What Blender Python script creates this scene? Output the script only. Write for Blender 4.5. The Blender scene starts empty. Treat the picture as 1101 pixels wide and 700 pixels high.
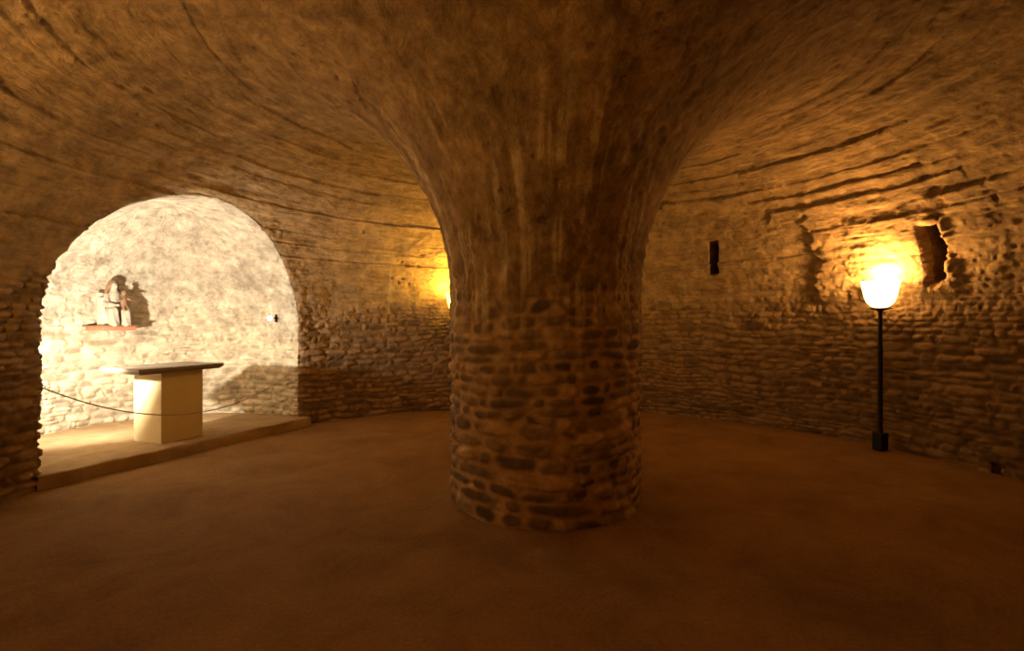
import bpy, math, random
import numpy as np
random.seed(7)
C = bpy.context.scene.collection
S = bpy.context.scene

# ------------------------------------------------------------------ camera, world, exposure
cam_d = bpy.data.cameras.new('camera'); cam = bpy.data.objects.new('camera', cam_d); C.objects.link(cam)
cam_d.sensor_width = 36.0; cam_d.lens = 36.0 * 550 / 1101; cam_d.shift_y = -4 / 1101; cam_d.clip_start = 0.02
cam.location = (0, 0, 1.5); cam.rotation_euler = (math.pi / 2, 0, 0)
S.camera = cam
W = bpy.data.worlds.new('night'); S.world = W; W.use_nodes = True
W.node_tree.nodes['Background'].inputs[0].default_value = (0.010, 0.014, 0.03, 1)
W.node_tree.nodes['Background'].inputs[1].default_value = 0.15
vs = S.view_settings
vs.view_transform = 'Standard'; vs.look = 'None'; vs.gamma = 1.0; vs.use_curve_mapping = False
vs.exposure = -0.8

LAMP_W_RIGHT = 235.0
LAMP_W_BEHIND = 190.0
FILL_W_NEAR = 175.0
FILL_W_DOOR = 135.0
NICHE_W_LEFT = 880.0
NICHE_W_RIGHT = 80.0
AMBER = (1.0, 0.54, 0.16)
DEEP = (1.0, 0.46, 0.05)
PALE = (1.0, 0.60, 0.20)
YELLOW = (1.0, 0.60, 0.09)
NICHE_COL = (1.0, 0.88, 0.70)

# ------------------------------------------------------------------ plan of the crypt
RC = np.array((0.28, 4.40)); R_IN, R_OUT = 0.80, 4.50; ZS = 1.70; VB = 1.90
RM = (R_IN + R_OUT) / 2; VA = (R_OUT - R_IN) / 2
P1 = np.array((-4.21, 4.59)); P2 = np.array((-3.07, 7.40))
NW = float(np.hypot(*(P2 - P1))); T = (P2 - P1) / NW; N = np.array((-T[1], T[0]))
NC, NV, NR, NZ = NW / 2, 0.55, NW / 2 - 0.01, 1.42     # niche: centre along the chord, start of the apse, radius, springing
STEP = 0.13

def uv2xy(u, v):
    return P1 + u * T + v * N

# ------------------------------------------------------------------ numpy noise
def hsh(*a):
    h = np.zeros(np.broadcast(*a).shape, np.uint32) + np.uint32(374761393)
    for i, k in enumerate(a):
        k = np.asarray(k).astype(np.int64).astype(np.uint32)
        h = (h ^ (k * np.uint32((668265263, 2246822519, 3266489917, 2654435761)[i % 4]))) * np.uint32(2654435761)
        h = h ^ (h >> np.uint32(15))
    h = h * np.uint32(2246822519); h = h ^ (h >> np.uint32(13))
    return (h & np.uint32(0xffffff)).astype(np.float32) / np.float32(0xffffff)

def vnoise(x, y, z=None, seed=0):
    if z is None: z = np.zeros_like(x)
    xi, yi, zi = np.floor(x), np.floor(y), np.floor(z)
    fx, fy, fz = x - xi, y - yi, z - zi
    fx, fy, fz = [f * f * (3 - 2 * f) for f in (fx, fy, fz)]
    xi, yi, zi = xi.astype(np.int64), yi.astype(np.int64), zi.astype(np.int64)
    r = 0
    for a in (0, 1):
        for b in (0, 1):
            for c in (0, 1):
                w = (fx if a else 1 - fx) * (fy if b else 1 - fy) * (fz if c else 1 - fz)
                r = r + w * hsh(xi + a, yi + b, zi + c, np.int64(seed))
    return (r * 2 - 1).astype(np.float32)

def fbm(x, y, z=None, seed=0, oct=3):
    r, a, s = 0, 0.5, 1.0
    for o in range(oct):
        r = r + a * vnoise(x * s, y * s, None if z is None else z * s, seed + o * 13)
        a *= 0.5; s *= 2.03
    return r

def sst(a, b, x):
    t = np.clip((x - a) / (b - a), 0, 1); return t * t * (3 - 2 * t)

# ------------------------------------------------------------------ the void of the crypt as one distance field
def smin(a, b, k):
    h = np.clip(0.5 + 0.5 * (b - a) / k, 0, 1)
    return b + (a - b) * h - k * h * (1 - h)

def slot(x, y, z, ang, hw, z0, z1, r0, r1, lean=0.0):
    ca, sa = math.cos(ang), math.sin(ang)
    dx, dy = x - RC[0], y - RC[1]
    a = dx * ca + dy * sa; b = -dx * sa + dy * ca + lean * (z - (z0 + z1) / 2)
    return np.maximum(np.maximum(np.abs(b) - hw, np.abs(z - (z0 + z1) / 2) - (z1 - z0) / 2), np.maximum(r0 - a, a - r1))

ANG_A = math.atan2(5.55 - 4.40, 4.62 - 0.28) - 0.008
ANG_B = math.atan2(7.78 - 4.40, 3.08 - 0.28)
ANG_H = math.atan2(5.00 - 4.40, 4.70 - 0.28)

def niche_parts(x, y, z):
    dx, dy = x - P1[0], y - P1[1]
    u = dx * T[0] + dy * T[1]; v = dx * N[0] + dy * N[1]
    rad = np.hypot(u - NC, np.maximum(v - NV, 0))
    q = np.hypot(rad, np.maximum(z - NZ, 0)) - NR
    return np.maximum(q, -0.7 - v), u, v

def sdf(x, y, z):
    rho = np.hypot(x - RC[0], y - RC[1])
    q = (np.hypot((rho - RM) / VA, np.maximum(z - ZS, 0) / VB) - 1) * 1.87
    n, u, v = niche_parts(x, y, z)
    d = smin(q, n, 0.07)
    # doorway the photographer stands in
    dd = np.maximum(np.hypot(x - 0.1, np.maximum(z - 1.60, 0)) - 0.85, np.maximum(y - 0.6, -1.7 - y))
    d = smin(d, dd, 0.05)
    d = np.minimum(d, slot(x, y, z, ANG_A, 0.12, 1.88, 2.60, 3.9, 5.35, 0.05))
    d = np.minimum(d, slot(x, y, z, ANG_B, 0.075, 2.23, 2.71, 3.9, 5.2, 0.12))
    d = np.minimum(d, slot(x, y, z, ANG_H, 0.045, -0.2, 0.10, 4.3, 4.6))
    return d.astype(np.float32)

def nets(f, lo, hi, h):
    """naive surface nets of f on a grid; faces look into the negative side"""
    ax = [np.arange(lo[i], hi[i] + h * 0.5, h, dtype=np.float32) for i in range(3)]
    F = np.empty([len(a) for a in ax], np.float32)
    yy, zz = ax[1][:, None], ax[2][None, :]
    for i0 in range(0, len(ax[0]), 16):
        F[i0:i0 + 16] = f(ax[0][i0:i0 + 16, None, None], yy[None], zz[None])
    neg = F < 0
    nx, ny, nz = [k - 1 for k in F.shape]
    cnt = np.zeros((nx, ny, nz), np.int8)
    for a in (0, 1):
        for b in (0, 1):
            for c in (0, 1): cnt += neg[a:a + nx, b:b + ny, c:c + nz]
    act = (cnt > 0) & (cnt < 8)
    idx = np.full(act.shape, -1, np.int64); I = np.argwhere(act); idx[act] = np.arange(len(I))
    acc = np.zeros((len(I), 3), np.float32); num = np.zeros(len(I), np.float32)
    cor = [(a, b, c) for a in (0, 1) for b in (0, 1) for c in (0, 1)]
    for p in cor:
        for d in range(3):
            if p[d]: continue
            q = list(p); q[d] = 1
            A = F[I[:, 0] + p[0], I[:, 1] + p[1], I[:, 2] + p[2]]; B = F[I[:, 0] + q[0], I[:, 1] + q[1], I[:, 2] + q[2]]
            m = (A < 0) != (B < 0)
            t = np.where(m, A / np.where(m, A - B, 1), 0)
            pt = np.tile(np.array(p, np.float32), (len(I), 1)); pt[:, d] += t
            acc[m] += pt[m]; num[m] += 1
    V = (I + acc / num[:, None]) * h + np.array(lo, np.float32)
    Q = []
    for d in range(3):
        sl0 = [slice(None)] * 3; sl1 = [slice(None)] * 3
        sl0[d] = slice(0, -1); sl1[d] = slice(1, None)
        A, B = neg[tuple(sl0)], neg[tuple(sl1)]
        E = np.argwhere(A != B)
        o1, o2 = [k for k in range(3) if k != d]
        E = E[(E[:, o1] > 0) & (E[:, o2] > 0) & (E[:, o1] < F.shape[o1] - 1) & (E[:, o2] < F.shape[o2] - 1)]
        s = A[tuple(E.T)]
        def cell(k1, k2):
            e = E.copy(); e[:, o1] -= k1; e[:, o2] -= k2; return idx[tuple(e.T)]
        c = np.stack([cell(1, 1), cell(0, 1), cell(0, 0), cell(1, 0)], 1)
        flip = s if d != 1 else ~s
        c[flip] = c[flip][:, ::-1]
        Q.append(c)
    Q = np.concatenate(Q); Q = Q[(Q >= 0).all(1)]
    return V, Q

def grad(f, V, e=0.004):
    G = np.empty_like(V)
    for d in range(3):
        o = np.zeros(3, np.float32); o[d] = e
        G[:, d] = f(*(V + o).T) - f(*(V - o).T)
    return G / np.maximum(np.linalg.norm(G, axis=1, keepdims=True), 1e-9)

def project(f, V, n=2):
    for _ in range(n):
        V = V - grad(f, V) * np.clip(f(*V.T), -0.02, 0.02)[:, None]
    return V

def subdivide(V, Q):
    e = np.stack([Q, np.roll(Q, -1, 1)], 2).reshape(-1, 2)
    es = np.sort(e, 1); key = es[:, 0] * len(V) + es[:, 1]
    uq, first, inv = np.unique(key, return_index=True, return_inverse=True)
    mid = (V[es[first, 0]] + V[es[first, 1]]) / 2
    ctr = V[Q].mean(1)
    M = inv.reshape(-1, 4) + len(V); K = np.arange(len(Q)) + len(V) + len(mid)
    V2 = np.concatenate([V, mid, ctr])
    Q2 = np.concatenate([np.stack([Q[:, i], M[:, i], K, M[:, i - 1]], 1) for i in range(4)])
    return V2, Q2

# ------------------------------------------------------------------ materials
def mat_base(name, rough=0.9):
    m = bpy.data.materials.new(name); m.use_nodes = True
    nt = m.node_tree; b = nt.nodes['Principled BSDF']; b.inputs['Roughness'].default_value = rough
    b.inputs['Specular IOR Level'].default_value = 0.15
    return m, nt, b

def nd(nt, kind, **kw):
    n = nt.nodes.new(kind)
    for k, v in kw.items():
        if k in n.inputs: n.inputs[k].default_value = v
        else: setattr(n, k, v)
    return n

def ramp(nt, src, stops):
    r = nt.nodes.new('ShaderNodeValToRGB'); nt.links.new(src, r.inputs[0])
    e = r.color_ramp.elements
    while len(e) < len(stops): e.new(0.5)
    for k, (p, c) in enumerate(stops): e[k].position = p; e[k].color = (*c, 1) if len(c) == 3 else c
    return r.outputs[0]

def mixc(nt, fac, a, b, mode='MIX'):
    m = nt.nodes.new('ShaderNodeMix'); m.data_type = 'RGBA'; m.blend_type = mode
    for s, i in ((fac, 0), (a, 6), (b, 7)):
        if hasattr(s, 'is_output'): nt.links.new(s, m.inputs[i])
        else: m.inputs[i].default_value = s if i == 0 else (*s, 1)
    return m.outputs[2]

def noise(nt, scale, detail=4, rough=0.6, vec=None, dist=0.0):
    n = nd(nt, 'ShaderNodeTexNoise', Scale=scale, Detail=detail, Roughness=rough, Distortion=dist)
    if vec is not None: nt.links.new(vec, n.inputs['Vector'])
    return n.outputs[0]

def bump(nt, b, src, strength, dist, prev=None):
    n = nd(nt, 'ShaderNodeBump', Strength=strength, Distance=dist); nt.links.new(src, n.inputs['Height'])
    if prev: nt.links.new(prev, n.inputs['Normal'])
    nt.links.new(n.outputs[0], b.inputs['Normal']); return n.outputs[0]

def stone_material(name, mortar, plaster, stone_a, stone_b, streak, inner=None):
    """rubble and lime: vertex attributes say what is stone face, what is mortar and what is plaster"""
    m, nt, b = mat_base(name, 0.92)
    at = lambda n: nd(nt, 'ShaderNodeAttribute', attribute_name=n).outputs['Fac']
    geo = nt.nodes.new('ShaderNodeNewGeometry').outputs['Position']
    mask, rnd, pla, stk = at('stone'), at('tint'), at('plaster'), at('streak')
    st = ramp(nt, rnd, [(0.0, stone_a), (0.32, tuple((x + y) / 2 for x, y in zip(stone_a, stone_b))), (0.62, stone_b), (1.0, tuple(x * 1.12 for x in mortar))])
    n1 = noise(nt, 1.7, 5, 0.65, geo)
    mo = mixc(nt, ramp(nt, n1, [(0.35, (0, 0, 0)), (0.65, (1, 1, 1))]), tuple(x * 0.72 for x in mortar), mortar)
    c = mixc(nt, mask, mo, st)
    pl = mixc(nt, ramp(nt, noise(nt, 2.6, 6, 0.7, geo, 0.6), [(0.36, (0, 0, 0)), (0.64, (1, 1, 1))]), tuple(x * 0.62 for x in plaster), plaster)
    pl = mixc(nt, ramp(nt, noise(nt, 0.9, 4, 0.6, geo), [(0.45, (0, 0, 0)), (0.62, (0.5, 0.5, 0.5))]), pl, (plaster[0] * 0.80, plaster[1] * 0.80, plaster[2] * 0.80))
    if inner:                                            # the render round the pillar is an older, browner coat
        pi = mixc(nt, ramp(nt, noise(nt, 2.2, 6, 0.7, geo, 0.8), [(0.36, (0, 0, 0)), (0.66, (1, 1, 1))]), tuple(x * 0.60 for x in inner), inner)
        pl = mixc(nt, at('inner'), pl, pi)
    c = mixc(nt, pla, c, pl)
    c = mixc(nt, stk, c, streak)
    # lichen green and rusty patches, fine grain
    c = mixc(nt, ramp(nt, noise(nt, 5.5, 5, 0.7, geo), [(0.35, (0.60, 0.58, 0.55)), (0.62, (1.06, 1.04, 1.0))]), (0, 0, 0), c, 'MIX') if False else mixc(nt, 1.0, c, ramp(nt, noise(nt, 5.5, 6, 0.72, geo), [(0.30, (0.55, 0.50, 0.45)), (0.66, (1.12, 1.10, 1.06))]), 'MULTIPLY')
    nt.links.new(c, b.inputs['Base Color'])
    p = bump(nt, b, noise(nt, 30, 6, 0.8, geo), 0.75, 0.022)
    p = bump(nt, b, noise(nt, 150, 3, 0.7, geo), 0.35, 0.004, p)
    cv = nt.nodes.new('ShaderNodeCombineXYZ'); nt.links.new(at('along'), cv.inputs[0]); nt.links.new(at('across'), cv.inputs[1])
    mp = nd(nt, 'ShaderNodeMapping'); mp.inputs['Scale'].default_value = (3.4, 9, 1); nt.links.new(cv.outputs[0], mp.inputs[0])
    gn = noise(nt, 1.0, 9, 0.72, mp.outputs[0], 0.9)
    gm = nd(nt, 'ShaderNodeMath', operation='MULTIPLY'); nt.links.new(gn, gm.inputs[0]); nt.links.new(pla, gm.inputs[1])
    bump(nt, b, gm.outputs[0], 0.8, 0.06, p)
    c2 = mixc(nt, pla, c, mixc(nt, 1.0, c, ramp(nt, gn, [(0.32, (0.70, 0.65, 0.60)), (0.62, (1.08, 1.07, 1.04))]), 'MULTIPLY'))
    nt.links.new(c2, b.inputs['Base Color'])
    return m

INNER = (0.56, 0.375, 0.19)
M_WALL = stone_material('rubble_wall', (0.34, 0.22, 0.11), (0.54, 0.37, 0.20), (0.15, 0.095, 0.05), (0.38, 0.25, 0.13), (0.62, 0.48, 0.32), INNER)
M_PILLAR = stone_material('rubble_pillar', (0.60, 0.40, 0.20), (0.54, 0.37, 0.20), (0.13, 0.085, 0.045), (0.36, 0.24, 0.125), (0.74, 0.58, 0.38), INNER)
M_NICHE = stone_material('limewashed_rubble', (0.74, 0.66, 0.50), (0.76, 0.69, 0.58), (0.36, 0.30, 0.22), (0.66, 0.58, 0.44), (0.84, 0.78, 0.64))

def simple_mat(name, col, rough=0.6, metal=0.0, nscale=0, namt=0.3, bscale=0, bd=0.003):
    m, nt, b = mat_base(name, rough)
    b.inputs['Metallic'].default_value = metal
    b.inputs['Specular IOR Level'].default_value = 0.4
    b.inputs['Base Color'].default_value = (*col, 1)
    if nscale:
        tc = nt.nodes.new('ShaderNodeTexCoord').outputs['Object']
        f = noise(nt, nscale, 5, 0.65, tc)
        nt.links.new(mixc(nt, f, tuple(c * (1 - namt) for c in col), tuple(min(1, c * (1 + namt)) for c in col)), b.inputs['Base Color'])
        bump(nt, b, noise(nt, bscale or nscale * 4, 5, 0.7, tc), 0.6, bd)
    return m

def glow_mat(name, col, strength):
    m = bpy.data.materials.new(name); m.use_nodes = True; nt = m.node_tree
    b = nt.nodes['Principled BSDF']; b.inputs['Base Color'].default_value = (0.9, 0.85, 0.75, 1)
    b.inputs['Emission Color'].default_value = (*col, 1); b.inputs['Emission Strength'].default_value = strength
    return m

M_BLACK = simple_mat('black_iron', (0.018, 0.015, 0.013), 0.5, 0.6, 30, 0.4)
M_SLAB = simple_mat('dark_slate_slab', (0.20, 0.16, 0.12), 0.55, 0, 14, 0.35, 40)
M_BLOCK = simple_mat('smooth_sandstone', (0.62, 0.49, 0.27), 0.85, 0, 9, 0.12, 60, 0.002)
M_ROPE = simple_mat('twisted_cord', (0.40, 0.30, 0.18), 0.9, 0, 60, 0.4)
M_STAT = simple_mat('weathered_statue_stone', (0.30, 0.25, 0.19), 0.9, 0, 16, 0.45, 40)
M_CREAM = simple_mat('pale_worn_paint', (0.55, 0.48, 0.33), 0.8, 0, 12, 0.2)
M_BROWN = simple_mat('brown_wood', (0.18, 0.10, 0.05), 0.7, 0, 20, 0.4)
M_RED = simple_mat('faded_red_paint', (0.55, 0.15, 0.08), 0.75, 0, 14, 0.25)

# ------------------------------------------------------------------ object helpers
def mesh_np(name, V, Q, m, parent=None, attrs=None, smooth=True):
    me = bpy.data.meshes.new(name)
    me.vertices.add(len(V)); me.vertices.foreach_set('co', np.ascontiguousarray(V, np.float32).ravel())
    me.loops.add(Q.size); me.loops.foreach_set('vertex_index', Q.astype(np.int32).ravel())
    me.polygons.add(len(Q)); me.polygons.foreach_set('loop_start', np.arange(0, Q.size, Q.shape[1], dtype=np.int32))
    me.polygons.foreach_set('loop_total', np.full(len(Q), Q.shape[1], np.int32))
    me.polygons.foreach_set('use_smooth', np.full(len(Q), smooth))
    me.update(calc_edges=True)
    for k, a in (attrs or {}).items():
        at = me.attributes.new(k, 'FLOAT', 'POINT'); at.data.foreach_set('value', np.ascontiguousarray(a, np.float32))
    me.materials.append(m)
    o = bpy.data.objects.new(name, me); C.objects.link(o)
    if parent: o.parent = parent
    return o

def tag(o, label=None, cat=None, group=None, kind=None):
    for k, v in (('label', label), ('category', cat), ('group', group), ('kind', kind)):
        if v: o[k] = v
    return o

def empty(name, loc, rz=0, **kw):
    o = bpy.data.objects.new(name, None); C.objects.link(o); o.location = loc; o.rotation_euler = (0, 0, rz)
    o.empty_display_size = 0.1
    return tag(o, **kw)

class MB:
    def __init__(s): s.v = []; s.f = []
    def lathe(s, prof, n=32, c=(0, 0), cap=True):
        b = len(s.v)
        for r, z in prof:
            for k in range(n):
                a = 2 * math.pi * k / n; s.v.append((c[0] + r * math.cos(a), c[1] + r * math.sin(a), z))
        for i in range(len(prof) - 1):
            for k in range(n):
                k2 = (k + 1) % n; s.f.append((b + i * n + k, b + i * n + k2, b + (i + 1) * n + k2, b + (i + 1) * n + k))
        if cap:
            s.f.append(tuple(b + k for k in range(n))[::-1]); s.f.append(tuple(b + (len(prof) - 1) * n + k for k in range(n)))
        return s
    def tube(s, pts, r, n=10):
        b = len(s.v); pts = [np.array(p, float) for p in pts]
        for i, p in enumerate(pts):
            d = pts[min(i + 1, len(pts) - 1)] - pts[max(i - 1, 0)]; d /= np.linalg.norm(d)
            a = np.cross(d, (0, 0, 1) if abs(d[2]) < 0.9 else (1, 0, 0)); a /= np.linalg.norm(a); c = np.cross(d, a)
            rr = r(i / (len(pts) - 1)) if callable(r) else r
            for k in range(n):
                t = 2 * math.pi * k / n; s.v.append(tuple(p + rr * (math.cos(t) * a + math.sin(t) * c)))
        for i in range(len(pts) - 1):
            for k in range(n):
                k2 = (k + 1) % n; s.f.append((b + i * n + k, b + (i + 1) * n + k, b + (i + 1) * n + k2, b + i * n + k2))
        s.f.append(tuple(b + k for k in range(n))); s.f.append(tuple(b + (len(pts) - 1) * n + k for k in range(n))[::-1])
        return s
    def box(s, x0, x1, y0, y1, z0, z1):
        b = len(s.v)
        s.v += [(x, y, z) for z in (z0, z1) for (x, y) in ((x0, y0), (x1, y0), (x1, y1), (x0, y1))]
        s.f += [tuple(b + k for k in q) for q in ((3, 2, 1, 0), (4, 5, 6, 7), (0, 1, 5, 4), (1, 2, 6, 5), (2, 3, 7, 6), (3, 0, 4, 7))]
        return s
    def build(s, name, m, parent=None, smooth=False, bevel=0, seg=2):
        me = bpy.data.meshes.new(name); me.from_pydata(s.v, [], s.f); me.materials.append(m); me.update()
        if smooth: me.polygons.foreach_set('use_smooth', [True] * len(me.polygons))
        o = bpy.data.objects.new(name, me); C.objects.link(o)
        if parent: o.parent = parent
        if bevel:
            b = o.modifiers.new('bevel', 'BEVEL'); b.width = bevel; b.segments = seg; b.limit_method = 'ANGLE'
        if smooth:
            try:
                me.set_sharp_from_angle(angle=math.radians(40))
            except Exception: pass
        return o

# ------------------------------------------------------------------ shell of the crypt
H = 0.03
V, Q = nets(sdf, (-6.4, -1.95, -0.12), (5.95, 9.35, 3.78), H)
V = project(sdf, V.astype(np.float32), 2)
V, Q = subdivide(V, Q)
V = project(sdf, V.astype(np.float32), 1)
G = -grad(sdf, V)                                       # towards the solid is +grad; G points into the room
x, y, z = V.T
dx, dy = x - RC[0], y - RC[1]
rho = np.hypot(dx, dy); th = np.mod(np.arctan2(dy, dx) + math.pi / 2, 2 * math.pi) - math.pi / 2
rq = (np.hypot((rho - RM) / VA, np.maximum(z - ZS, 0) / VB) - 1) * 1.87
nq, nu, nv = niche_parts(x, y, z)
in_niche = (nq < rq) & (nv > -0.7)
door = (y < -0.02) & (rq > 0.03) & ~in_niche

def masonry(u, w, seed, ch=0.088, bw=0.23):
    w = w + 0.045 * vnoise(u * 0.9, w * 0.8, seed=seed) + 0.030 * vnoise(u * 2.2, w * 4, seed=seed + 1)
    u = u + 0.020 * vnoise(u * 7, w * 9, seed=seed + 2)
    w = w + 0.030 * vnoise(w * 6, w * 0, seed=seed + 3)
    r = np.floor(w / ch); fy = w / ch - r
    bwr = bw * (0.55 + 1.0 * hsh(r, r * 0 + seed))
    X = u / bwr + hsh(r, r * 0 + seed + 5) * 17
    i = np.floor(X)
    jit = lambda k: k + 0.75 * (hsh(k, r, r * 0 + seed + 9) - 0.5)
    i = np.where(X < jit(i), i - 1, np.where(X > jit(i + 1), i + 1, i))
    b0, b1 = jit(i), jit(i + 1)
    big = hsh(i, r, r * 0 + seed + 11)
    lift = (hsh(i, r, r * 0 + seed + 12) - 0.5) * 0.16
    hx = (X - (b0 + b1) / 2) * bwr; wx = (b1 - b0) * bwr / 2
    vy = (fy - 0.5 - lift * 0.6 + 0.5 * (hsh(i, r, r * 0 + seed + 13) - 0.5) * hx / np.maximum(wx, 0.02) * 0.35) * ch
    # a lens-like rubble stone: half width and half height differ from stone to stone
    ax_ = np.maximum(wx - 0.006, 0.015); ay_ = ch * (0.40 + 0.12 * hsh(i, r, r * 0 + seed + 14))
    rr = (np.abs(hx / ax_) ** 3.0 + np.abs(vy / ay_) ** 2.3) ** 0.36
    rr = rr + 0.16 * vnoise(u * 16, w * 20, seed=seed + 4)
    dome = sst(1.08, 0.62, rr)
    tilt = (hsh(i, r, r * 0 + seed + 17) - 0.5) * (fy - 0.5)
    return dome, big, tilt

# where coursed rubble ends and smeared plaster begins
n_lo = fbm(x * 0.9, y * 0.9, z * 0.9, seed=3)
n_hi = fbm(x * 6, y * 6, z * 6, seed=21, oct=4)
lim_out = 1.66 + 0.32 * n_lo + 0.34 * n_hi + 0.25 * sst(2.3, 2.9, th) * 1.0
pl_out = sst(-0.12, 0.12, z - lim_out)
pl_in = sst(-0.25, 0.30, z - (1.72 + 0.30 * n_lo + 0.55 * n_hi))
pl_ni = sst(-0.35, 0.35, z - (1.60 + 0.5 * n_lo + 0.5 * n_hi))
inner = rho < RM
thi = np.mod(np.arctan2(dy, dx) - math.pi / 2, 2 * math.pi) + math.pi / 2   # seam on the side away from the doorway

nperi = np.where(nv > NV, NR * np.arctan2(nu - NC, np.maximum(nv - NV, 1e-4)), np.sign(nu - NC) * (NR * math.pi / 2 + NV - nv))
u_m = np.where(in_niche, nperi + 40, np.where(inner, thi * R_IN + 90, th * R_OUT))
u_m = np.where(door, y + 70, u_m)
def two_sizes(u, w, seed, c1, b1, c2, b2):
    a, b = masonry(u, w, seed, c1, b1), masonry(u, w, seed + 300, c2, b2)
    k = sst(-0.05, 0.10, vnoise(u * 0.9, w * 1.9, seed=seed + 500) + 0.35 * vnoise(u * 5, w * 7, seed=seed + 501))
    return [p * (1 - k) + q * k for p, q in zip(a, b)]
dome, big, tilt = two_sizes(u_m, z, 5, 0.092, 0.25, 0.062, 0.17)
dome_p, big_p, tilt_p = two_sizes(thi * R_IN, z + 0.02, 77, 0.112, 0.27, 0.082, 0.19)
m_p = inner & ~in_niche
dome = np.where(m_p, dome_p, dome); big = np.where(m_p, big_p, big); tilt = np.where(m_p, tilt_p, tilt)
pl = np.where(in_niche, pl_ni, np.where(inner, pl_in, pl_out))

# relief of the boards the vault was cast on: circumferential outside, fanned out round the pillar
phi = np.arctan2(np.maximum(z - ZS, 0) / VB, (rho - RM) / VA)
s = phi * 1.87
def boards(a, l, wa, wl, seed):
    a = a + 0.05 * vnoise(l * 0.5, a * 0.8, seed=seed) + 0.012 * vnoise(l * 3, a * 9, seed=seed + 1)
    i = np.floor(a / wa); f = a / wa - i
    seg = np.floor(l / wl + hsh(i, i * 0 + seed) * 9 + 0.05 * vnoise(a * 8, l * 8, seed=seed + 2))
    off = hsh(i, seg, i * 0 + seed + 3) - 0.5
    slope = (hsh(i, seg, i * 0 + seed + 4) - 0.35) * (f - 0.5)
    groove = np.exp(-(np.minimum(f, 1 - f) * wa / 0.008) ** 2) * hsh(i, seg, i * 0 + seed + 6)
    return off, slope, groove
o1, s1, g1 = boards(s, th * 3.6, 0.175, 1.9, 31)
o2, s2, g2 = boards(thi * 1.6, s, 0.16, 1.6, 57)
wi = sst(-0.3, 0.5, RM - 0.25 - rho)
vz = sst(1.85, 2.5, z)                                  # boards only on the vault
b_h = (1 - wi) * (0.020 * o1 + 0.042 * s1 - 0.007 * g1 * (hsh(np.floor(th * 7), np.floor(s / 0.175)) > 0.4)) + wi * (0.005 * o2 + 0.006 * s2 - 0.003 * g2)
on, sn, gn = boards(nperi * 0 + nu * 1.0 + z * 0.2, nv, 0.2, 1.2, 91)
b_h = np.where(in_niche, 0.010 * sn - 0.006 * gn, b_h)

# stretched flakes following the boards
flake = fbm(th * 3.6 * 1.6, s * 9, seed=41, oct=4) * (1 - wi) + fbm(thi * 7, s * 3.2, seed=43, oct=4) * wi
blob = fbm(x * 2.2, y * 2.2, z * 2.2, seed=60, oct=3)
fine = fbm(x * 14, y * 14, z * 17, seed=70, oct=3)
rough = 0.5 - np.abs(vnoise(x * 9, y * 9, z * 22, seed=75)) + 0.5 * (0.5 - np.abs(vnoise(x * 19, y * 19, z * 40, seed=76)))
flat = np.where(m_p, 0.75, 1.0)
h_st = (dome * (0.014 + 0.026 * big) + tilt * 0.020 - 0.022) * flat + 0.012 * fine + 0.012 * rough
h_pl = vz * b_h + 0.024 * flake * np.where(in_niche, 0.5, np.where(inner, 0.5, 1)) + 0.014 * fine + 0.006 * rough
pits = sst(0.62, 0.80, vnoise(x * 13, y * 13, z * 15, seed=88)) * sst(0.1, 0.5, vnoise(x * 1.3, y * 1.3, z * 1.3, seed=89))
h_pl = h_pl - 0.026 * pits + 0.35 * h_st * (1 - vz)
# the patch of rough boards round the lamp stands proud of its neighbours
dth = (th - ANG_A + math.pi) % (2 * math.pi) - math.pi
rag = 0.02 * vnoise(z * 9, th * 0 + 3, seed=15) + 0.012 * vnoise(z * 30, th * 0 + 3, seed=16)
patch = sst(-0.006, 0.006, dth - 0.02 + rag * 0) * 0 + sst(-0.012, 0.012, 0.315 + rag - dth) * sst(-0.02, 0.02, dth + 0.04 + rag) * sst(1.72, 1.84, z) * sst(3.10, 2.55, z)
rag2 = 0.05 * vnoise(z * 6, th * 0 + 8, seed=25)
lobe = np.exp(-((dth + 0.10) / 0.075) ** 2) * sst(1.6, 1.9, z) * sst(2.95, 2.6, z)
outer = (~inner) & (~in_niche)
h_pl = h_pl + outer * (0.065 * patch + 0.025 * lobe)
h = h_st * (1 - pl) + h_pl * pl + 0.035 * blob * np.where(in_niche, 0.7, np.where(inner, 0.6, 1))
in_slot = (slot(x, y, z, ANG_A, 0.12, 1.88, 2.60, 3.9, 5.35, 0.05) < 0.01) & (rq > 0.03) | (slot(x, y, z, ANG_B, 0.075, 2.23, 2.71, 3.9, 5.2, 0.12) < 0.01) & (rq > 0.03)
h = np.where(in_slot, 0.012 * fine, h)
V = V + G * h[:, None].astype(np.float32)

streak_n = vnoise(thi * 22, z * 1.3, seed=101) * 0.55 + vnoise(thi * 50, z * 2.4, seed=102) * 0.35 + 0.25 * n_hi
st_in = sst(0.06, 0.36, streak_n) * sst(-0.2, 0.4, vnoise(thi * 5, z * 2.5, seed=103) + 0.15) * sst(1.2, 1.8, z) * sst(3.3, 2.7, z)
streak_o = vnoise(th * 60, z * 1.1, seed=104)
st_out = sst(0.45, 0.8, streak_o) * sst(0.0, 0.5, vnoise(th * 9, z * 2, seed=105)) * sst(1.3, 1.6, z) * sst(2.7, 2.3, z) * 0.8
streak = np.where(in_niche, 0, np.where(inner, st_in * 0.95, st_out * 0.6))
gr_a = np.where(in_niche, nperi * 1.2, np.where(inner, s * 1.6 + 7, th * 3.6)); gr_b = np.where(in_niche, z * 0.8, np.where(inner, thi * 1.0, s))
gr_b = np.where((z < 1.7) & ~in_niche, z - 1.7 + gr_b, gr_b)
attrs = dict(along=gr_a, across=gr_b, stone=dome, tint=big, plaster=pl, streak=streak, inner=np.where(in_niche, 0, sst(2.7, 1.2, rho)))

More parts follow.
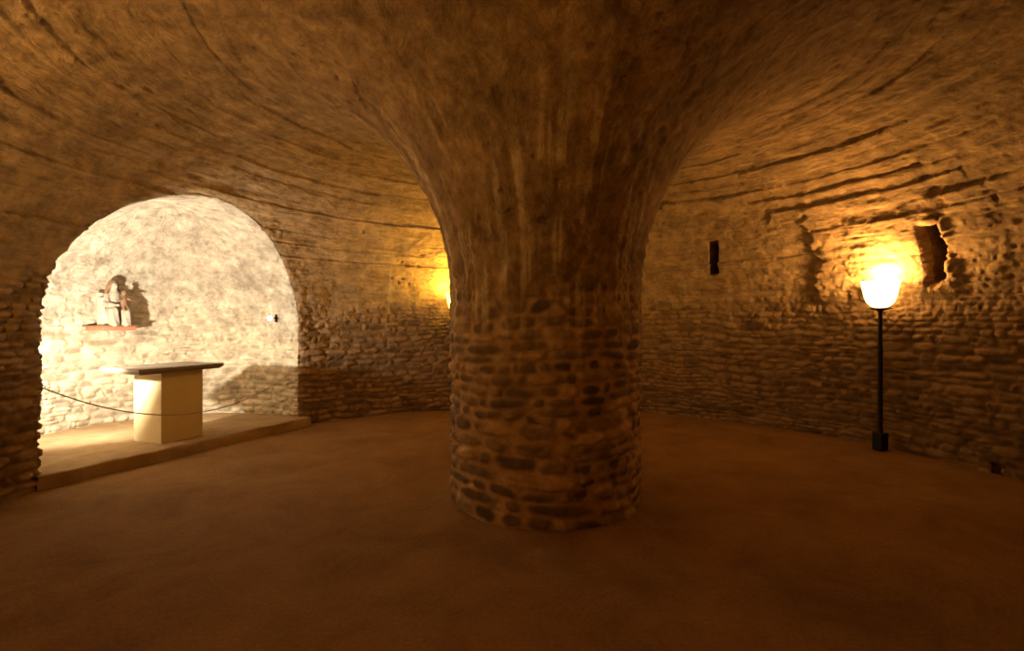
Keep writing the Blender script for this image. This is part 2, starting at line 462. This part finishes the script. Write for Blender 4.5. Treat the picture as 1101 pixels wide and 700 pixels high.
fc = V[Q].mean(1)
f_in = in_niche[Q].mean(1) > 0.5; f_nv = nv[Q].mean(1)
frho = np.hypot(fc[:, 0] - RC[0], fc[:, 1] - RC[1]); fth = np.arctan2(fc[:, 1] - RC[1], fc[:, 0] - RC[0])
f_pil = (frho < 1.75) & ~f_in
f_slot = in_slot[Q].mean(1) > 0.5
f_ceil = (fc[:, 2] > 2.15) & ~f_in & ~f_pil & ~f_slot & (fc[:, 1] > -0.6)
rest = ~(f_in | f_pil | f_ceil)
f_back = rest & (fc[:, 1] < 0.6)
f_right = rest & ~f_back & (fc[:, 0] > RC[0])
f_left = rest & ~f_back & ~f_right
def piece(name, sel, m, label):
    q = Q[sel]; ids, inv = np.unique(q, return_inverse=True)
    o = mesh_np(name, V[ids], inv.reshape(-1, 4), m, attrs={k: a[ids] for k, a in attrs.items()})
    return tag(o, label, kind='structure')
piece('wall_left', f_left, M_WALL, 'coursed rubble wall left of the pillar, around the lit niche')
piece('wall_right', f_right, M_WALL, 'coursed rubble wall behind the standing lamp, right of the pillar')
piece('wall_back', f_back, M_WALL, 'rubble wall and doorway where the view is taken from')
piece('wall_niche', f_in, M_NICHE, 'pale limewashed masonry of the rounded altar niche')
piece('ceiling', f_ceil, M_WALL, 'board-marked annular vault springing from wall to pillar')
o = piece('pillar', f_pil, M_PILLAR, 'massive round rubble pillar flaring upwards into the vault')
o['category'] = 'pillar'

# ------------------------------------------------------------------ floor and niche step
def floor_material():
    m, nt, b = mat_base('packed_earth_floor', 0.95)
    geo = nt.nodes.new('ShaderNodeNewGeometry').outputs['Position']
    c = ramp(nt, noise(nt, 1.3, 6, 0.7, geo, 0.4), [(0.3, (0.22, 0.122, 0.046)), (0.7, (0.38, 0.228, 0.09))])
    c = mixc(nt, 1.0, c, ramp(nt, noise(nt, 45, 4, 0.8, geo), [(0.3, (0.72, 0.70, 0.68)), (0.7, (1.12, 1.1, 1.08))]), 'MULTIPLY')
    nt.links.new(c, b.inputs['Base Color'])
    p = bump(nt, b, noise(nt, 26, 5, 0.8, geo), 0.6, 0.02); bump(nt, b, noise(nt, 120, 3, 0.8, geo), 0.4, 0.006, p)
    return m
M_FLOOR = floor_material()
def height_grid(x0, x1, y0, y1, h, keep, zf):
    gx = np.arange(x0, x1, h); gy = np.arange(y0, y1, h); nx, ny = len(gx), len(gy)
    X, Y = np.meshgrid(gx, gy, indexing='ij'); Z = zf(X, Y)
    idx = np.arange(nx * ny).reshape(nx, ny)
    q = np.stack([idx[:-1, :-1], idx[1:, :-1], idx[1:, 1:], idx[:-1, 1:]], -1).reshape(-1, 4)
    VV = np.stack([X, Y, Z], -1).reshape(-1, 3)
    q = q[keep(VV[q].mean(1))]; ids, inv = np.unique(q, return_inverse=True)
    return VV[ids], inv.reshape(-1, 4)
def keep_floor(c):
    r = np.hypot(c[:, 0] - RC[0], c[:, 1] - RC[1])
    _, u, v = niche_parts(c[:, 0], c[:, 1], c[:, 2])
    return (((r < 4.62) & (r > 0.72)) | ((abs(c[:, 0] - 0.1) < 0.95) & (c[:, 1] < 0.5) & (c[:, 1] > -1.75)) | ((abs(dth2(c) ) < 0.08) & (r < 4.8) & (r > 4))) & ~((v > 0.12) & (u > 0.0) & (u < NW))
def dth2(c): return np.arctan2(c[:, 1] - RC[1], c[:, 0] - RC[0]) - ANG_H
fv, fq = height_grid(-4.4, 5.2, -1.8, 9.2, 0.05, keep_floor,
    lambda X, Y: (0.014 * fbm(X * 1.1, Y * 1.1, seed=200, oct=3) + 0.006 * fbm(X * 7, Y * 7, seed=203, oct=2)
                  + 0.035 * np.exp(-((np.hypot(X - RC[0], Y - RC[1]) - 0.8) / 0.10) ** 2)))
tag(mesh_np('floor', fv, fq, M_FLOOR), 'bare brown packed earth floor', kind='structure')

# raised niche floor: worn step edge along the opening, top carried back under the apse
def step_edge(u): return -0.05 - 0.10 * u / NW
us = np.linspace(-0.06, NW + 0.06, 90); vsn = np.concatenate([[0.0, 0.0, 0.0, 0.004, 0.02], np.linspace(0.06, 2.25, 60)])
zz = np.concatenate([[-0.05, STEP * 0.5, STEP - 0.02, STEP - 0.006, STEP], np.full(60, STEP)])
U, J = np.meshgrid(us, np.arange(len(vsn)), indexing='ij')
Vv = vsn[J] + step_edge(U) + 0.045 * fbm(U * 4, J * 0.25 + 2, seed=300, oct=4) * (J < 8)
Zt = zz[J] + np.where(J > 3, 0.014 * fbm(U * 5, Vv * 5, seed=301), 0)
clip = (np.hypot(U - NC, np.maximum(Vv - NV, 0)) < NR + 0.12)
XY = P1[None, None] + U[..., None] * T + Vv[..., None] * N
idx = np.arange(U.size).reshape(U.shape)
q = np.stack([idx[:-1, :-1], idx[:-1, 1:], idx[1:, 1:], idx[1:, :-1]], -1).reshape(-1, 4)
q = q[clip.ravel()[q].any(1)]; ids, inv = np.unique(q, return_inverse=True)
VV = np.concatenate([XY, Zt[..., None]], -1).reshape(-1, 3)[ids]
def step_material():
    m, nt, b = mat_base('worn_mortar_step', 0.92)
    geo = nt.nodes.new('ShaderNodeNewGeometry').outputs['Position']
    c = ramp(nt, noise(nt, 2.6, 6, 0.7, geo, 0.5), [(0.3, (0.26, 0.17, 0.085)), (0.7, (0.44, 0.31, 0.17))])
    nt.links.new(c, b.inputs['Base Color'])
    bump(nt, b, noise(nt, 30, 5, 0.75, geo), 0.5, 0.012)
    return m
tag(mesh_np('floor_niche', VV, inv.reshape(-1, 4)[:, ::-1], step_material()), 'raised mortar floor of the niche with a worn low step', kind='structure')

# ------------------------------------------------------------------ altar
ALT = math.atan2(T[1], T[0])
ax, ay = uv2xy(1.42, 0.42)
altar = empty('altar', (ax, ay, STEP), ALT, label='stone altar table on a square pale block, standing in the lit niche', cat='altar')
def local(u, v): return u - 1.42, v - 0.42               # altar axes: x along the chord, y into the niche
(x0, y0), (x1, y1) = local(1.17, 0.18), local(1.67, 0.66)
MB().box(x0, x1, y0, y1, -0.01, 0.80).build('pedestal', M_BLOCK, altar, bevel=0.008)
(x0, y0), (x1, y1) = local(0.85, 0.05), local(1.85, 0.72)
mb = MB()
c = 0.035
mb.v = [(x0 + c, y0 + c, 0.80), (x1 - c, y0 + c, 0.80), (x1 - c, y1 - c, 0.80), (x0 + c, y1 - c, 0.80),
        (x0, y0, 0.832), (x1, y0, 0.832), (x1, y1, 0.832), (x0, y1, 0.832),
        (x0, y0, 0.862), (x1, y0, 0.862), (x1, y1, 0.862), (x0, y1, 0.862)]
mb.f = [(3, 2, 1, 0), (8, 9, 10, 11)] + [(a + k, a + (k + 1) % 4, a + 4 + (k + 1) % 4, a + 4 + k) for a in (0, 4) for k in range(4)]
tag(mb.build('slab', M_SLAB, altar, bevel=0.004), 'darker thin chamfered stone slab')

# ------------------------------------------------------------------ rope across the niche
def rope_pt(u):
    p = uv2xy(u, -0.01 - 0.03 * u / NW)
    return (p[0], p[1], 0.905 - 0.46 * (1 - ((u - NC) / (NC)) ** 2))
rope = empty('barrier_rope', (*uv2xy(NC, 0), 0.44), label='thin brown cord sagging across the niche opening in front of the altar', cat='rope')
bx, by = rope.location.x, rope.location.y
pts = [(p[0] - bx, p[1] - by, p[2] - 0.44) for p in [rope_pt(u) for u in np.linspace(-0.01, NW + 0.01, 70)]]
MB().tube(pts, 0.006, 8).build('cord', M_ROPE, rope, smooth=True)
for u, sgn in ((0.0, 1), (NW, -1)):
    p = rope_pt(u)
    base = np.array((p[0] - bx, p[1] - by, p[2] - 0.44)); t3 = np.array((T[0], T[1], 0)) * sgn
    hk = [base - t3 * 0.08] + [base + t3 * (0.0 + 0.012 * math.sin(a)) + np.array((0, 0, 0.012 * (1 - math.cos(a)) - 0.002)) for a in np.linspace(0, 5.0, 12)]
    MB().tube(hk, 0.004, 6).build('hook', M_BLACK, rope, smooth=True)

# ------------------------------------------------------------------ standing lamps
def torchiere(loc, col, power, label, strength, lz=2.0):
    t = empty('standing_lamp', (loc[0], loc[1], 0.01), 0, label=label, cat='floor lamp')
    ang = math.atan2(loc[1] - RC[1], loc[0] - RC[0])
    MB().box(-0.062, 0.062, -0.055, 0.055, 0, 0.20).build('base_box', M_BLACK, t, bevel=0.008).rotation_euler = (0, 0, ang)
    MB().lathe([(0.030, 0.19), (0.030, 0.205), (0.024, 0.215), (0.024, 0.70), (0.029, 0.703), (0.029, 0.722), (0.024, 0.725), (0.024, 1.14),
                (0.028, 1.143), (0.028, 1.158), (0.021, 1.161), (0.021, 1.625)], 24).build('pole', M_BLACK, t, smooth=True)
    MB().lathe([(0.021, 1.605), (0.040, 1.620), (0.118, 1.643), (0.125, 1.650), (0.118, 1.653), (0.03, 1.640)], 32).build('dish', M_BLACK, t, smooth=True)
    sh = MB().lathe([(0.050, 1.655), (0.095, 1.675), (0.135, 1.72), (0.160, 1.79), (0.175, 1.87), (0.195, 1.96), (0.191, 1.962), (0.171, 1.87), (0.156, 1.79), (0.131, 1.725), (0.092, 1.681), (0.050, 1.661)], 36, cap=False)
    s = sh.build('glass_shade', glow_mat('glowing_glass', col, strength), t, smooth=True); tag(s, 'glowing frosted glass shade open at the top')
    b = MB().lathe([(0.018, 1.650), (0.020, 1.70), (0.034, 1.74), (0.042, 1.78), (0.036, 1.815), (0.016, 1.835)], 20).build('bulb', glow_mat('glowing_bulb', col, strength * 3), t, smooth=True)
    l = bpy.data.lights.new('lamp_light', 'POINT'); l.energy = power; l.color = col; l.shadow_soft_size = 0.10
    lo = bpy.data.objects.new('lamp_light', l); C.objects.link(lo); lo.parent = t; lo.location = (0, 0, lz)
    return t
torchiere((4.284, 5.95), AMBER, LAMP_W_RIGHT, 'tall black standing lamp with a glowing shade against the right wall', 20)
torchiere((-0.90, 8.42), YELLOW, LAMP_W_BEHIND, 'standing lamp hidden behind the pillar, its yellow glow beside it on the wall', 12)

torchiere((-3.38, 2.35), PALE, FILL_W_NEAR, 'unseen standing lamp added against the near left wall beside the niche pier, throwing light up the vault', 3)  # added out of frame to brighten the upper left of the vault

torchiere((0.25, -1.0), DEEP, FILL_W_DOOR, 'unseen standing lamp added in the entrance passage behind the viewpoint to light the pillar', 3)  # added behind the camera as fill for the pillar front

# ------------------------------------------------------------------ niche spot lamps
def spot_lamp(u, v, hz, inward, power, label):
    """small floodlight on a short arm fixed to the niche's side wall; inward = unit vector off the wall"""
    p = uv2xy(u, v); t = empty('wall_spotlight', (p[0], p[1], hz), math.atan2(inward[1], inward[0]), label=label, cat='spotlight', group='spotlights on the niche walls')
    MB().box(-0.02, 0.02, -0.010, 0.010, -0.058, 0.058).build('mounting_plate', M_BLACK, t, bevel=0.003)
    MB().tube([(0.0, 0, 0), (0.05, 0, 0.0), (0.10, 0, 0.0)], 0.007, 8).build('arm', M_BLACK, t, smooth=True)
    prof = [(0.012, 0.0), (0.030, 0.010), (0.038, 0.05)]
    m = MB().lathe([(0.012, -0.045), (0.032, -0.030), (0.040, 0.0), (0.036, 0.0), (0.028, -0.025)], 24)
    hd = m.build('reflector', M_BLACK, t, smooth=True); hd.location = (0.115, 0, 0.0)
    g = MB().lathe([(0.006, -0.03), (0.026, -0.022), (0.034, 0.0), (0.034, 0.012), (0.022, 0.028), (0.006, 0.034)], 24).build('bulb', glow_mat('white_bulb', (1, 0.93, 0.8), 25), t, smooth=True)
    g.location = (0.115, 0, 0.0)
    return t, hd, g
for u, v, hz, sgn, power, lab, aim in (
        (NW - 0.03, 0.42, 1.55, -1, NICHE_W_RIGHT, 'small white wall spotlight on the right side wall of the niche', (5.1, -3.3, 1.5)),
        (0.03, 0.40, 1.17, 1, NICHE_W_LEFT, 'small wall spotlight inside the niche hidden by its left jamb', (0.60, 0.78, 0.32))):
    inward = T * sgn
    t, hd, g = spot_lamp(u, v, hz, inward, power, lab)
    a = np.array(aim, float); a /= np.linalg.norm(a)
    # aim in the niche's own axes: x along the inward arm, y across
    for o in (hd, g):
        from mathutils import Vector
        o.rotation_mode = 'QUATERNION'
        d = Vector((inward[0], inward[1], 0)) * abs(a[0]) + Vector((N[0], N[1], 0)) * a[1] + Vector((0, 0, a[2]))
        d = d.normalized(); d.rotate(t.rotation_euler.to_matrix().inverted()); o.rotation_quaternion = d.to_track_quat('Z', 'Y')
    l = bpy.data.lights.new('spot_light', 'SPOT'); l.spot_size = math.radians(160 if sgn > 0 else 105); l.spot_blend = 0.45 if sgn > 0 else 0.7; l.energy = power; l.color = NICHE_COL; l.shadow_soft_size = 0.03
    lo = bpy.data.objects.new('spot_light', l); C.objects.link(lo); lo.parent = t; lo.location = Vector((0.115, 0, 0)) + d * 0.06; lo.rotation_mode = 'QUATERNION'; lo.rotation_quaternion = d.to_track_quat('-Z', 'Y')

# ------------------------------------------------------------------ statue on its bracket
sx, sy = -5.25, 6.74
face = math.atan2((uv2xy(NC, -0.3) - np.array((sx, sy)))[1], (uv2xy(NC, -0.3) - np.array((sx, sy)))[0]) + math.pi / 2   # local -y looks out
def ell(p, c, r):
    q = [(p[i] - c[i]) / r[i] for i in range(3)]
    return (np.sqrt(q[0] ** 2 + q[1] ** 2 + q[2] ** 2) - 1) * min(r)
def cap(p, a, b, ra, rb):
    a, b = np.array(a, np.float32), np.array(b, np.float32); d = b - a
    t = np.clip(sum((p[i] - a[i]) * d[i] for i in range(3)) / (d @ d), 0, 1)
    return np.sqrt(sum((p[i] - a[i] - t * d[i]) ** 2 for i in range(3))) - (ra + (rb - ra) * t)
def blend(ds, k=0.02):
    r = ds[0]
    for d in ds[1:]: r = smin(r, d, k)
    return r
def sculpt(name, f, lo, hi, m, parent, h=0.006, label=None):
    V, Q = nets(lambda x, y, z: f((x, y, z)).astype(np.float32) + 0 * (x + y + z), lo, hi, h)
    o = mesh_np(name, V, Q[:, ::-1], m, parent)
    if label: o['label'] = label
    return o
shelf_top = 1.455
sh = empty('wall_shelf', (sx, sy, shelf_top - 0.07), face, label='faded red painted bracket shelf under the statue on the niche wall', cat='shelf')
MB().box(-0.19, 0.19, -0.15, 0.29, 0.0, 0.05).build('board', M_RED, sh, bevel=0.006)
MB().box(-0.22, 0.22, -0.17, 0.29, 0.05, 0.07).build('moulding', M_BROWN, sh, bevel=0.005)
st = empty('statue', (sx + 0.04 * math.sin(face), sy - 0.04 * math.cos(face), shelf_top), face, label='weathered seated statue of a veiled mother holding a child on the red shelf', cat='statue')
def body(p):
    return blend([
        cap(p, (0, 0.03, 0.22), (0, 0.03, 0.40), 0.085, 0.065),           # torso
        cap(p, (0, 0.03, 0.42), (-0.01, 0.02, 0.47), 0.035, 0.03),        # neck
        ell(p, (-0.01, 0.005, 0.515), (0.040, 0.046, 0.054)),             # head
        ell(p, (-0.01, -0.043, 0.510), (0.008, 0.012, 0.014)),            # nose
        cap(p, (-0.085, 0.03, 0.385), (-0.12, -0.02, 0.27), 0.034, 0.028),
        cap(p, (-0.12, -0.02, 0.27), (-0.03, -0.11, 0.26), 0.027, 0.020),
        cap(p, (0.085, 0.03, 0.385), (0.13, -0.03, 0.28), 0.034, 0.028),
        cap(p, (0.13, -0.03, 0.28), (0.06, -0.12, 0.25), 0.027, 0.020),
        cap(p, (-0.055, 0.02, 0.19), (-0.075, -0.10, 0.18), 0.062, 0.055),  # thighs
        cap(p, (0.055, 0.02, 0.19), (0.075, -0.10, 0.18), 0.062, 0.055),
        cap(p, (-0.075, -0.10, 0.17), (-0.07, -0.10, 0.03), 0.056, 0.062),  # robed shins
        cap(p, (0.075, -0.10, 0.17), (0.07, -0.10, 0.03), 0.056, 0.062),
        cap(p, (-0.07, -0.15, 0.015), (-0.065, -0.11, 0.02), 0.02, 0.026),
        cap(p, (0.07, -0.15, 0.015), (0.065, -0.11, 0.02), 0.02, 0.026),
        cap(p, (-0.06, 0.05, 0.06), (0.06, 0.05, 0.06), 0.075, 0.075)], 0.028) + 0.004 * np.sin(p[0] * 95 + p[2] * 20) * (p[2] < 0.34)
sculpt('robed_figure', body, (-0.24, -0.22, -0.02), (0.24, 0.18, 0.60), M_STAT, st)
def veil(p):
    o = blend([ell(p, (-0.008, 0.03, 0.53), (0.062, 0.060, 0.072)), cap(p, (-0.06, 0.05, 0.50), (-0.085, 0.06, 0.38), 0.020, 0.028), cap(p, (0.045, 0.05, 0.50), (0.085, 0.06, 0.38), 0.020, 0.028)], 0.03)
    return np.maximum(o, -ell(p, (-0.01, -0.03, 0.512), (0.044, 0.070, 0.056)))
sculpt('veil', veil, (-0.15, -0.08, 0.32), (0.15, 0.13, 0.63), M_BROWN, st, label='brown veil framing the pale face')
def child(p):
    return blend([cap(p, (0.045, -0.105, 0.27), (0.05, -0.09, 0.36), 0.042, 0.034), ell(p, (0.052, -0.098, 0.425), (0.030, 0.032, 0.036)),
        cap(p, (0.02, -0.11, 0.35), (-0.03, -0.13, 0.33), 0.015, 0.011), cap(p, (0.085, -0.1, 0.35), (0.11, -0.14, 0.33), 0.015, 0.011),
        cap(p, (0.03, -0.12, 0.25), (0.02, -0.17, 0.20), 0.022, 0.017), cap(p, (0.065, -0.12, 0.25), (0.07, -0.17, 0.20), 0.022, 0.017)], 0.014)
sculpt('child_figure', child, (-0.08, -0.22, 0.15), (0.16, -0.02, 0.48), M_BROWN, st, label='small brown child on the lap')
mb = MB().box(-0.14, 0.14, -0.02, 0.14, 0.0, 0.17); mb.box(-0.15, -0.12, 0.0, 0.14, 0.17, 0.36); mb.box(0.12, 0.15, 0.0, 0.14, 0.17, 0.36); mb.box(-0.15, 0.15, 0.11, 0.14, 0.17, 0.42)
tag(mb.build('throne', M_CREAM, st, bevel=0.004), 'pale cream throne')
